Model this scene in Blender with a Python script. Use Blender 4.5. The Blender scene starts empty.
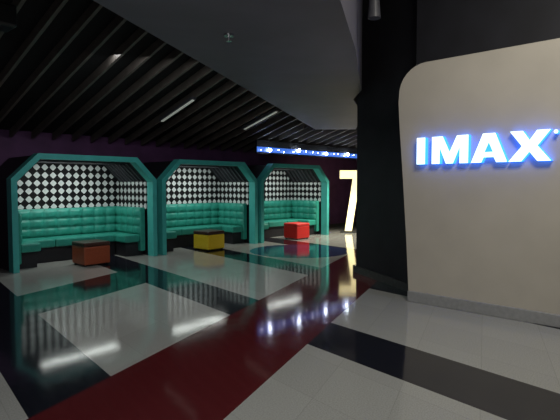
import bpy, bmesh, math, random
from mathutils import Vector, Matrix
random.seed(3)
S=bpy.context.scene
S.view_settings.view_transform='Standard'
# ---------------- materials
def mat(name,col,rough=.5,metal=0,emis=None,es=0,noise=0,nscale=20,bump=0,spec=.5):
    m=bpy.data.materials.new(name); m.use_nodes=True
    nt=m.node_tree; b=nt.nodes['Principled BSDF']
    b.inputs['Base Color'].default_value=(*col,1)
    b.inputs['Roughness'].default_value=rough
    b.inputs['Metallic'].default_value=metal
    b.inputs['Specular IOR Level'].default_value=spec
    if emis:
        b.inputs['Emission Color'].default_value=(*emis,1); b.inputs['Emission Strength'].default_value=es
    if noise or bump:
        tc=nt.nodes.new('ShaderNodeTexCoord'); n=nt.nodes.new('ShaderNodeTexNoise')
        n.inputs['Scale'].default_value=nscale; n.inputs['Detail'].default_value=4
        nt.links.new(tc.outputs['Object'],n.inputs['Vector'])
        if noise:
            r=nt.nodes.new('ShaderNodeValToRGB')
            r.color_ramp.elements[0].position=.3; r.color_ramp.elements[1].position=.7
            r.color_ramp.elements[0].color=(*[c*(1-noise) for c in col],1)
            r.color_ramp.elements[1].color=(*[min(1,c*(1+noise)) for c in col],1)
            nt.links.new(n.outputs['Fac'],r.inputs['Fac']); nt.links.new(r.outputs['Color'],b.inputs['Base Color'])
        if bump:
            bp=nt.nodes.new('ShaderNodeBump'); bp.inputs['Strength'].default_value=bump; bp.inputs['Distance'].default_value=.01
            nt.links.new(n.outputs['Fac'],bp.inputs['Height']); nt.links.new(bp.outputs['Normal'],b.inputs['Normal'])
    return m
M={}
M['teal']=mat('teal_paint',(.07,.47,.43),.4,noise=.08,nscale=6)
M['tealv']=mat('teal_vinyl',(.032,.31,.24),.42,noise=.1,nscale=12)
M['dark']=mat('dark_liner',(.012,.012,.016),.6,noise=.2)
M['rib']=mat('dark_rib',(.05,.05,.06),.5,noise=.2)
M['wallp']=mat('purple_wall_paint',(.12,.045,.13),.7,noise=.2,nscale=3)
M['wallk']=mat('black_wall_paint',(.012,.012,.017),.6,noise=.25,nscale=3)
M['ceil']=mat('black_ceiling',(.006,.006,.007),.9,noise=.2)
M['slat']=mat('slat_metal',(.105,.09,.078),.5,noise=.2,nscale=5)
M['bulk']=mat('bulkhead_paint',(.125,.12,.15),.55,noise=.12,nscale=1.5)
M['panel']=mat('cream_plaster',(.55,.505,.43),.75,noise=.05,nscale=2,bump=.06)
M['edge']=mat('panel_edge',(.35,.33,.3),.6,noise=.1)
M['skirt']=mat('metal_skirting',(.42,.42,.42),.35,metal=.3,noise=.1)
M['skirtk']=mat('dark_skirting',(.06,.06,.06),.25,noise=.2)
M['white']=mat('sign_face',(.9,.95,1),.4,emis=(.60,.84,1),es=1.8,noise=.01)
M['blue']=mat('sign_return_blue',(.02,.1,.8),.4,emis=(.02,.17,1),es=3.6,noise=.01)
M['bluestrip']=mat('blue_led_strip',(.02,.05,.4),.4,emis=(.06,.2,.75),es=.8,noise=.01)
M['bulb']=mat('led_bulb',(1,1,1),.4,emis=(.78,.88,1),es=38,noise=.01)
M['num']=mat('lit_number_face',(1,.95,.6),.4,emis=(1,.84,.42),es=1.7,noise=.01)
M['fluo']=mat('fluorescent_tube',(1,1,.95),.4,emis=(.9,1,.85),es=.12,noise=.01)
M['black']=mat('black_plastic',(.01,.01,.01),.35,noise=.1)
M['chrome']=mat('chrome',(.5,.5,.5),.25,metal=1,noise=.05)
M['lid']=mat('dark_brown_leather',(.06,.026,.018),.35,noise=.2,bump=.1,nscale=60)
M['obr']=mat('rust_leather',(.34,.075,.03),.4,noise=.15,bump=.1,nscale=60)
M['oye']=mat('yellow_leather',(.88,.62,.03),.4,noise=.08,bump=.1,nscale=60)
M['ore']=mat('red_leather',(.75,.03,.025),.4,noise=.1,bump=.1,nscale=60)

class G:
    def __init__(s,nt): s.nt=nt
    def m(s,op,a,b=None,c=None):
        n=s.nt.nodes.new('ShaderNodeMath'); n.operation=op
        for i,v in enumerate((a,b,c)):
            if v is None: continue
            if isinstance(v,(int,float)): n.inputs[i].default_value=v
            else: s.nt.links.new(v,n.inputs[i])
        return n.outputs[0]
def pattern():
    m=bpy.data.materials.new('dot_lattice_wallcovering'); m.use_nodes=True; nt=m.node_tree; g=G(nt)
    b=nt.nodes['Principled BSDF']; tc=nt.nodes.new('ShaderNodeTexCoord'); sp=nt.nodes.new('ShaderNodeSeparateXYZ')
    nt.links.new(tc.outputs['Object'],sp.inputs[0]); c=.165
    h=g.m('DIVIDE',g.m('ADD',sp.outputs[0],sp.outputs[1]),c); v=g.m('DIVIDE',sp.outputs[2],c)
    fx=g.m('ABSOLUTE',g.m('SUBTRACT',g.m('FRACT',g.m('ADD',h,100)),.5)); fz=g.m('ABSOLUTE',g.m('SUBTRACT',g.m('FRACT',g.m('ADD',v,100)),.5))
    d=g.m('POWER',g.m('ADD',g.m('POWER',fx,1.15),g.m('POWER',fz,1.15)),1/1.15)
    k=g.m('LESS_THAN',d,.41)
    mx=nt.nodes.new('ShaderNodeMix'); mx.data_type='RGBA'; nt.links.new(k,mx.inputs[0])
    mx.inputs[6].default_value=(.005,.005,.006,1); mx.inputs[7].default_value=(.6,.63,.63,1)
    nt.links.new(mx.outputs[2],b.inputs['Base Color']); b.inputs['Roughness'].default_value=.7
    b.inputs['Specular IOR Level'].default_value=.2
    return m
M['pat']=pattern()
def floor_mat():
    m=bpy.data.materials.new('polished_terrazzo_tiles'); m.use_nodes=True; nt=m.node_tree; g=G(nt)
    b=nt.nodes['Principled BSDF']; tc=nt.nodes.new('ShaderNodeTexCoord'); sp=nt.nodes.new('ShaderNodeSeparateXYZ')
    nt.links.new(tc.outputs['Object'],sp.inputs[0]); X,Y=sp.outputs[0],sp.outputs[1]
    a=g.m('SUBTRACT',X,g.m('MULTIPLY',Y,.15)); bb=g.m('SUBTRACT',Y,g.m('MULTIPLY',X,.375))
    def rng(v,lo,hi): return g.m('MULTIPLY',g.m('GREATER_THAN',v,lo),g.m('LESS_THAN',v,hi))
    blk=None
    for v,lo,hi in ((a,-1.7,-1.0),(a,.70,1.39),(a,3.19,3.9),(a,5.65,6.35),(a,8.1,8.8),(bb,-3,-1.9)):
        r=rng(v,lo,hi); blk=r if blk is None else g.m('MAXIMUM',blk,r)
    blk=g.m('MAXIMUM',blk,g.m('MULTIPLY',rng(bb,5.23,6.35),g.m('LESS_THAN',a,3.5)))
    red=rng(bb,1.67,2.95)
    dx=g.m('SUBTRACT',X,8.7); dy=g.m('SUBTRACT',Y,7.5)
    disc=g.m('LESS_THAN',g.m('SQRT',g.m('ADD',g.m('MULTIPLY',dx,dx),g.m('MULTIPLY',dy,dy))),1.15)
    def cell(v,s): return g.m('FLOOR',g.m('DIVIDE',v,s))
    cx=g.m('ADD',cell(a,.6),0); cy=cell(bb,.6)
    cb=nt.nodes.new('ShaderNodeCombineXYZ'); nt.links.new(cx,cb.inputs[0]); nt.links.new(cy,cb.inputs[1])
    wn=nt.nodes.new('ShaderNodeTexWhiteNoise'); wn.noise_dimensions='2D'; nt.links.new(cb.outputs[0],wn.inputs['Vector'])
    nz=nt.nodes.new('ShaderNodeTexNoise'); nz.inputs['Scale'].default_value=90; nz.inputs['Detail'].default_value=3; nt.links.new(tc.outputs['Object'],nz.inputs['Vector'])
    tone=g.m('ADD',g.m('ADD',.88,g.m('MULTIPLY',wn.outputs['Value'],.08)),g.m('MULTIPLY',g.m('SUBTRACT',nz.outputs['Fac'],.5),.7))
    def line(v,s): return g.m('GREATER_THAN',g.m('ABSOLUTE',g.m('SUBTRACT',g.m('FRACT',g.m('DIVIDE',g.m('ADD',v,60),s)),.5)),.494)
    ln=g.m('MAXIMUM',line(a,.6),line(bb,.6))
    tone=g.m('MULTIPLY',tone,g.m('SUBTRACT',1,g.m('MULTIPLY',ln,.14)))
    def mix(f,A,B):
        x=nt.nodes.new('ShaderNodeMix'); x.data_type='RGBA'; nt.links.new(f,x.inputs[0])
        for i,q in ((6,A),(7,B)):
            if isinstance(q,tuple): x.inputs[i].default_value=(*q,1)
            else: nt.links.new(q,x.inputs[i])
        return x.outputs[2]
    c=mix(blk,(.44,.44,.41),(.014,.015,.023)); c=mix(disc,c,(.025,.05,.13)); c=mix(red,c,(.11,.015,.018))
    vm=nt.nodes.new('ShaderNodeVectorMath'); vm.operation='SCALE'; nt.links.new(c,vm.inputs[0]); nt.links.new(tone,vm.inputs['Scale'])
    nt.links.new(vm.outputs[0],b.inputs['Base Color'])
    b.inputs['Roughness'].default_value=.09; b.inputs['Specular IOR Level'].default_value=.7
    n2=nt.nodes.new('ShaderNodeTexNoise'); n2.inputs['Scale'].default_value=2.5; nt.links.new(tc.outputs['Object'],n2.inputs['Vector'])
    bp=nt.nodes.new('ShaderNodeBump'); bp.inputs['Strength'].default_value=.06; bp.inputs['Distance'].default_value=.02
    nt.links.new(n2.outputs['Fac'],bp.inputs['Height']); nt.links.new(bp.outputs['Normal'],b.inputs['Normal'])
    return m
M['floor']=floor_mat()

# ---------------- mesh helpers
def obj(name,bm,mats,parent=None,loc=(0,0,0),smooth=False):
    bmesh.ops.recalc_face_normals(bm,faces=bm.faces)
    me=bpy.data.meshes.new(name); bm.to_mesh(me); bm.free()
    o=bpy.data.objects.new(name,me); S.collection.objects.link(o)
    for k in (mats if isinstance(mats,(list,tuple)) else [mats]): me.materials.append(M[k])
    if smooth:
        for p in me.polygons: p.use_smooth=True
    if parent: o.parent=parent
    o.location=loc
    return o
def addbox(bm,lo,hi,bev=0,mi=0,seg=2):
    r=bmesh.ops.create_cube(bm,size=1)
    vs=r['verts']
    for v in vs: v.co=Vector([lo[i]+(v.co[i]+.5)*(hi[i]-lo[i]) for i in range(3)])
    fs=set(f for v in vs for f in v.link_faces)
    for f in fs: f.material_index=mi
    if bev:
        es=set(e for v in vs for e in v.link_edges)
        r=bmesh.ops.bevel(bm,geom=list(es),offset=bev,segments=seg,profile=.5,affect='EDGES',material=-1)
def box(name,lo,hi,m,parent=None,bev=0,loc=(0,0,0)):
    bm=bmesh.new(); addbox(bm,lo,hi,bev); return obj(name,bm,m,parent,loc)
def prism(bm,pts,fn,t0,t1,mi=0):
    A=[bm.verts.new(fn(p,t0)) for p in pts]; B=[bm.verts.new(fn(p,t1)) for p in pts]
    n=len(pts); fs=[bm.faces.new(A),bm.faces.new(B[::-1])]
    for i in range(n): fs.append(bm.faces.new((A[i],A[(i+1)%n],B[(i+1)%n],B[i])))
    for f in fs: f.material_index=mi
    return fs
def ring(bm,outer,inner,y0,y1,mi=0):
    n=len(outer)
    def mk(l,y): return [bm.verts.new((p[0],y,p[1])) for p in l]
    o0,i0,o1,i1=mk(outer,y0),mk(inner,y0),mk(outer,y1),mk(inner,y1)
    for i in range(n-1):
        for q in ((o0[i],o0[i+1],i0[i+1],i0[i]),(o1[i+1],o1[i],i1[i],i1[i+1]),(o0[i+1],o0[i],o1[i],o1[i+1]),(i0[i],i0[i+1],i1[i+1],i1[i])):
            bm.faces.new(q).material_index=mi
    for i in (0,n-1): bm.faces.new((o0[i],i0[i],i1[i],o1[i])).material_index=mi
def empty(name,loc):
    e=bpy.data.objects.new(name,None); e.empty_display_size=.2; S.collection.objects.link(e); e.location=loc; return e

# ---------------- shell
YB=10.72
CZ0,SL=2.62,.296
def cz(y): return min(4.6, CZ0+SL*(YB-y))
YF=YB-(4.6-CZ0)/SL
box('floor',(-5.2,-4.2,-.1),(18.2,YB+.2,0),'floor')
box('wall_back',(-5.2,YB,0),(18.2,YB+.15,2.75),'wallp')
box('wall_left',(-5.2,-4.2,0),(-5,YB,4.8),'wallp')
box('wall_front',(-5,-4.2,0),(18,-4.05,4.8),'wallk')
box('wall_far',(18,-4.2,0),(18.2,YB,4.8),'wallp')
bm=bmesh.new()
prism(bm,[(YB+.15,CZ0-.04),(YB+.15,CZ0+.3),(YF,4.8),(-4.2,4.8),(-4.2,4.6),(YF,4.6)],lambda p,t:(t,p[0],p[1]),-5.2,18.2)
obj('ceiling',bm,'ceil')
bm=bmesh.new()
prism(bm,[(6.25,-4.05),(6.25,3.3),(6.45,3.45),(7.28,4.95),(18,4.95),(18,-4.05)],lambda p,t:(p[0],p[1],t),0,4.6)
obj('wall_right',bm,'wallk')
bm=bmesh.new()
def seg(bm,a,b,w,z0,z1):
    a=Vector(a);b=Vector(b);d=(b-a).normalized();n=Vector((-d.y,d.x))*w
    prism(bm,[tuple(a),tuple(b),tuple(b+n),tuple(a+n)],lambda p,t:(p[0],p[1],t),z0,z1)
seg(bm,(6.44,3.44),(7.27,4.95),.04,0,.12); seg(bm,(7.25,4.97),(17.9,4.97),.03,0,.12)
obj('baseboard_right',bm,'skirtk')
box('baseboard_back',(-5,YB-.02,0),(18,YB,.12),'skirtk')
# slats
bm=bmesh.new()
def bl(x): return 2.77+.541*x
x=-4.8
while x<17.8:
    if x<-.2: y0=max(3.6,bl(x)+.15)
    elif x<10.3: y0=max(bl(x)+.15,YF+.2)
    elif x<11.4: y0=8.75
    else: y0=5.2
    y1=YB-.05
    if y1-y0>.3:
        w=.024
        prism(bm,[(y0,cz(y0)-.02),(y1,cz(y1)-.02),(y1,cz(y1)-.16),(y0,cz(y0)-.16)],lambda p,t:(t,p[0],p[1]),x-w,x+w)
    x+=.42
obj('ceiling_slats',bm,'slat')
# bulkhead
bm=bmesh.new()
L=[(-4.8,.17),(0,2.77),(1.9,3.8),(4,4.93),(7,6.56),(10.4,8.4)]
R=[(11.1,7.6),(9.6,6.45),(8.25,5.55),(7.15,4.95),(6.54,4.37),(5.5,3.72),(4.55,3.12),(3.25,2.38),(1.6,1.35),(0,.3),(-2,-1.2),(-4.8,-3.2)]
poly=L+R
A=[bm.verts.new((p[0],p[1],3.0)) for p in poly]; B=[bm.verts.new((p[0],p[1],max(3.03,cz(p[1])-.01))) for p in poly]
bm.faces.new(A);n=len(poly)
f=bm.faces.new(B[::-1])
for i in range(n): bm.faces.new((A[i],A[(i+1)%n],B[(i+1)%n],B[i]))
bmesh.ops.triangulate(bm,faces=[f])
obj('ceiling_bulkhead',bm,'bulk')

# ---------------- sign panel
bm=bmesh.new()
pts=[(-3.9,0.14),(3.2,.14)]
pts+= [(3.24,.8),(3.30,1.6),(3.36,2.3),(3.38,2.62)]
c0=(3.0,2.72);r=.375
for i in range(0,9):
    t=i/8*math.pi/2; pts.append((c0[0]+r*math.cos(t),c0[1]+r*math.sin(t)))
pts.append((-3.9,3.095))
fs=prism(bm,pts,lambda p,t:(t,p[0],p[1]),5.93,6.22,0)
for f in fs[1:]: f.material_index=1
obj('sign_panel',bm,['panel','edge'])
box('baseboard_panel',(5.90,-3.9,0),(6.23,3.2,.14),'skirt',bev=.008)
# letters
H=.335
def I(o,w): return [[(o,0),(o+w,0),(o+w,H),(o,H)]]
ls=[]
ls+=I(0,.115)
mo=.205;mw=.46;k=.105
ls+=[[(mo,0),(mo+k,0),(mo+k,H*.58),(mo+mw/2-.045,0),(mo+mw/2+.045,0),(mo+mw-k,H*.58),(mo+mw-k,0),(mo+mw,0),(mo+mw,H),(mo+mw-.14,H),(mo+mw/2,H*.42),(mo+.14,H),(mo,H)]]
ao=.70;aw=.41
ls+=[[(ao,0),(ao+.12,0),(ao+.148,.06),(ao+aw-.148,.06),(ao+aw-.12,0),(ao+aw,0),(ao+aw/2+.07,H),(ao+aw/2-.07,H)]]
xo=1.125;xw=.435
ls+=[[(xo,0),(xo+.135,0),(xo+xw/2,.105),(xo+xw-.135,0),(xo+xw,0),(xo+xw/2+.08,H/2),(xo+xw-.01,H),(xo+xw-.145,H),(xo+xw/2,H-.105),(xo+.145,H),(xo+.01,H),(xo+xw/2-.08,H/2)]]
ls+=[[(1.60+.022*math.cos(t*math.pi/4),H-.03+.022*math.sin(t*math.pi/4)) for t in range(8)]]
bm=bmesh.new()
for p in ls:
    fs=prism(bm,p,lambda p,t:(t,3.066-p[0],1.80+p[1]),5.85,5.93,1); fs[0].material_index=0
fs=prism(bm,[(ao+aw/2-.048,.12),(ao+aw/2+.048,.12),(ao+aw/2,.23)],lambda p,t:(t,3.066-p[0],1.80+p[1]),5.846,5.85,1)
obj('illuminated_letter_sign',bm,['white','blue'])

# ---------------- booths
W=2.9;HB=2.1;CH=.46;D=1.47;T=.10
def tuft(bm,fn,w,h,nx,nz,dep=.05,res=6):
    NX,NZ=nx*res,nz*res; g=[]
    for j in range(NZ+1):
        row=[]
        for i in range(NX+1):
            fx=(i/res)%1;fz=(j/res)%1
            d=dep*((1-abs(2*fx-1)**3)*(1-abs(2*fz-1)**3))**.5 if 0<i<NX and 0<j<NZ else 0
            row.append(bm.verts.new(fn(i/NX*w,d,j/NZ*h)))
        g.append(row)
    for j in range(NZ):
        for i in range(NX): bm.faces.new((g[j][i],g[j][i+1],g[j+1][i+1],g[j+1][i]))
BOOTHW=17
def booth(x0):
    e=empty('seating_booth',(x0,9.2,0))
    o=[(0,0),(0,HB-CH),(CH,HB),(W-CH,HB),(W,HB-CH),(W,0)]
    k=T*.414
    i_=[(T,0),(T,HB-CH-k),(CH+k,HB-T),(W-CH-k,HB-T),(W-T,HB-CH-k),(W-T,0)]
    bm=bmesh.new(); ring(bm,o,i_,0,.22); obj('portal_frame',bm,'teal',e)
    s=.03
    o2=[(s,0),(s,HB-CH-s*.4),(CH+s*.4,HB-s),(W-CH-s*.4,HB-s),(W-s,HB-CH-s*.4),(W-s,0)]
    ins=[(T-.02,0),(T-.02,HB-CH-k),(CH+k,HB-T+.02),(W-CH-k,HB-T+.02),(W-T+.02,HB-CH-k),(W-T+.02,0)]
    bm=bmesh.new(); ring(bm,o2,ins,.22,D); obj('shell',bm,'dark',e)
    bm=bmesh.new()
    a=[(T-.02,HB-CH-k),(CH+k,HB-T+.02),(W-CH-k,HB-T+.02),(W-T+.02,HB-CH-k)]
    b=[(T+.02,HB-CH-k),(CH+k+.01,HB-T-.02),(W-CH-k-.01,HB-T-.02),(W-T-.02,HB-CH-k)]
    for q in range(7): ring(bm,a,b,.36+q*.15,.36+q*.15+.04)
    obj('hood_ribs',bm,'rib',e)
    bm=bmesh.new()
    prism(bm,[(T,0),(T,HB-CH-k),(CH+k,HB-T),(W-CH-k,HB-T),(W-T,HB-CH-k),(W-T,0)],lambda p,t:(p[0],t,p[1]),D-.05,D)
    obj('patterned_back_panel',bm,'pat',e)
    bm=bmesh.new()
    addbox(bm,(T-.02,.24,1.0),(T+.02,D-.05,HB-CH-k)); addbox(bm,(W-T-.02,.24,1.0),(W-T+.02,D-.05,HB-CH-k))
    obj('patterned_side_panels',bm,'pat',e)
    zs,zb=.46,1.04; sd=.55; ys=.58
    xi0,xi1=T+.02,W-T-.02; yb=D-.05
    bm=bmesh.new()
    addbox(bm,(xi0,yb-.12,.1),(xi1,yb,zb),.02); addbox(bm,(xi0,ys-.3,.1),(xi0+.12,yb-.1,zb),.02); addbox(bm,(xi1-.12,ys-.3,.1),(xi1,yb-.1,zb),.02)
    obj('sofa_back_frame',bm,'tealv',e)
    bm=bmesh.new()
    tuft(bm,lambda u,d,v:(xi0+.12+u,yb-.12-d,zs+v),xi1-xi0-.24,zb-zs-.02,9,3)
    tuft(bm,lambda u,d,v:(xi0+.12+d,ys-.28+u,zs+v),yb-.12-ys+.28,zb-zs-.02,4,3)
    tuft(bm,lambda u,d,v:(xi1-.12-d,ys-.28+u,zs+v),yb-.12-ys+.28,zb-zs-.02,4,3)
    obj('tufted_backrest',bm,'tealv',e,smooth=True)
    bm=bmesh.new()
    nb=3; ww=(xi1-xi0-.24)/nb
    for q in range(nb): addbox(bm,(xi0+.12+q*ww+.004,yb-.12-sd,.30),(xi0+.12+(q+1)*ww-.004,yb-.13,zs),.03)
    for xx in (xi0+.12,xi1-.12-.36): addbox(bm,(xx+.004,ys-.28,.30),(xx+.356,yb-.13-sd,zs),.03)
    obj('seat_cushions',bm,'tealv',e,smooth=False)
    bm=bmesh.new()
    addbox(bm,(xi0+.12,yb-.12-sd+.08,.0),(xi1-.12,yb-.12,.30)); addbox(bm,(xi0+.0,ys-.2,0),(xi0+.12+.30,yb-.12-sd+.08,.30)); addbox(bm,(xi1-.42,ys-.2,0),(xi1,yb-.12-sd+.08,.30))
    obj('seat_plinth',bm,'dark',e)
    bm=bmesh.new(); bmesh.ops.create_cone(bm,cap_ends=True,segments=20,radius1=.05,radius2=.05,depth=.02,matrix=Matrix.Translation((W/2,.85,HB-T-.005)))
    obj('downlight',bm,'fluo',e)
    l=bpy.data.lights.new('booth_lamp','AREA'); l.energy=BOOTHW; l.shape='RECTANGLE'; l.size=1.6; l.size_y=.3; l.color=(.93,1,.95)
    lo=bpy.data.objects.new('booth_lamp',l); S.collection.objects.link(lo); lo.parent=e; lo.location=(W/2,.6,HB-T-.05); lo.rotation_euler[0]=math.radians(12)
    return e
for x0 in (3.09,6.12,9.15): booth(x0)
def ottoman(x,y,m,rz=0):
    e=empty('ottoman',(x,y,0)); e.rotation_euler[2]=rz
    s=.26
    bm=bmesh.new(); addbox(bm,(-s,-s,.03),(s,s,.37),.02); obj('upholstered_body',bm,m,e)
    bm=bmesh.new(); addbox(bm,(-s-.005,-s-.005,.37),(s+.005,s+.005,.45),.025,seg=3)
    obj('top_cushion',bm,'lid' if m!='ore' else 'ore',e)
    bm=bmesh.new()
    for a in (-1,1):
        for b in (-1,1): addbox(bm,(a*(s-.05)-.02,b*(s-.05)-.02,0),(a*(s-.05)+.02,b*(s-.05)+.02,.03))
    obj('feet',bm,'black',e)
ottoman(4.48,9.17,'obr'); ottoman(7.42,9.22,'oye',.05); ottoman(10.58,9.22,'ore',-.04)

# ---------------- pelmet lights
pe=empty('string_light_pelmet',(0,0,0))
box('pelmet_board',(9.4,9.62,2.38),(16.5,9.68,cz(9.62)-.2),'dark',pe)
box('led_strip',(9.4,9.60,2.42),(16.5,9.62,2.56),'bluestrip',pe)
bm=bmesh.new()
x=9.5;q=0
while x<16.4:
    bmesh.ops.create_icosphere(bm,subdivisions=2,radius=.045 if q%4==1 else .012,matrix=Matrix.Translation((x,9.552,2.49+random.uniform(-.04,.04)))); x+=random.uniform(.2,.45); q+=1
obj('string_lights',bm,'bulb',pe)
n=Vector((-.8,-.6,0)).normalized(); r=Vector((.6,-.8,0)).normalized()
e=empty('illuminated_number_sign',(13.05,9.12,0))
bm=bmesh.new()
for p in ([(-.33,1.72),(.3,1.72),(.3,1.98),(-.33,1.98)],[(-.16,.06),(.06,.06),(.3,1.72),(.08,1.72)]):
    prism(bm,p,lambda p,t:tuple(r*p[0]+Vector((0,0,p[1]))-n*t),0,.12)
obj('lit_seven',bm,'num',e)
bm=bmesh.new(); prism(bm,[(-.3,0),(.3,0),(.3,.06),(-.3,.06)],lambda p,t:tuple(r*p[0]+Vector((0,0,p[1]))-n*t),-.1,.22)
obj('base',bm,'skirtk',e)
for (x,y) in ((6.06,8.55),(8.4,8.5)):
    e=empty('fluorescent_light',(x,y,cz(y)-.165)); e.rotation_euler[0]=-math.atan(SL)
    box('housing',(-.06,-.6,-.05),(.06,.6,0),'rib',e,.01); box('tube',(-.03,-.57,-.07),(.03,.57,-.05),'fluo',e,.008)
def cyl(bm,c,r,d,r2=None):
    bmesh.ops.create_cone(bm,cap_ends=True,segments=20,radius1=r,radius2=r if r2 is None else r2,depth=d,matrix=Matrix.Translation(c))
bm=bmesh.new(); cyl(bm,(3.24,3.7,2.99),.05,.02); cyl(bm,(3.24,3.7,2.96),.012,.05); cyl(bm,(3.24,3.7,2.935),.03,.006)
obj('sprinkler_head',bm,'chrome')
e=empty('hanging_spotlight',(4.72,3.0,4.6))
bm=bmesh.new(); cyl(bm,(0,0,-.5),.015,1.0); obj('rod',bm,'rib',e)
bm=bmesh.new(); cyl(bm,(0,0,-1.12),.07,.26,.05); obj('lamp_body',bm,'rib',e)
e=empty('ceiling_speaker',(2.0,6.35,0))
zc=cz(6.35)-.16
box('bracket',(-.02,-.02,zc-.14),(.02,.02,zc+.03),'black',e); box('cabinet',(-.2,-.16,zc-.4),(.2,.16,zc-.14),'black',e,.03)

# ---------------- lights
def area(name,loc,tgt,sx,sy,e,col=(1,1,1)):
    l=bpy.data.lights.new(name,'AREA'); l.shape='RECTANGLE'; l.size=sx; l.size_y=sy; l.energy=e; l.color=col
    o=bpy.data.objects.new(name,l); S.collection.objects.link(o); o.location=loc
    o.rotation_euler=(Vector(tgt)-Vector(loc)).to_track_quat('-Z','Y').to_euler(); return o
def spot(name,loc,tgt,e,ang,col=(1,1,1),r=.1,bl=.6):
    l=bpy.data.lights.new(name,'SPOT'); l.energy=e; l.spot_size=math.radians(ang); l.spot_blend=bl; l.color=col; l.shadow_soft_size=r
    o=bpy.data.objects.new(name,l); S.collection.objects.link(o); o.location=loc
    o.rotation_euler=(Vector(tgt)-Vector(loc)).to_track_quat('-Z','Y').to_euler(); return o
area('panel_wash',(3.4,.4,4.3),(5.9,1.8,.3),1.0,1.0,75,(1,.96,.86))
area('lobby_soft',(0.2,1.4,2.9),(4.5,7,1.0),1.6,1.6,62,(.95,.98,1))
spot('floor_pool',(12.0,8.0,2.7),(11.7,7.7,0),520,120,(1,.93,.76))
area('mid_soft',(4.6,6.3,3.5),(5,6.8,0),2.5,.8,35,(.95,.98,1))
w=bpy.data.worlds.new('w'); S.world=w; w.use_nodes=True; w.node_tree.nodes['Background'].inputs[0].default_value=(.02,.022,.03,1)

cam=bpy.data.cameras.new('camera'); co=bpy.data.objects.new('camera',cam); S.collection.objects.link(co)
co.location=(0,0,1.55); co.rotation_euler=(math.radians(87),0,math.radians(-47)); cam.lens=36*496/560; cam.sensor_width=36
S.camera=co
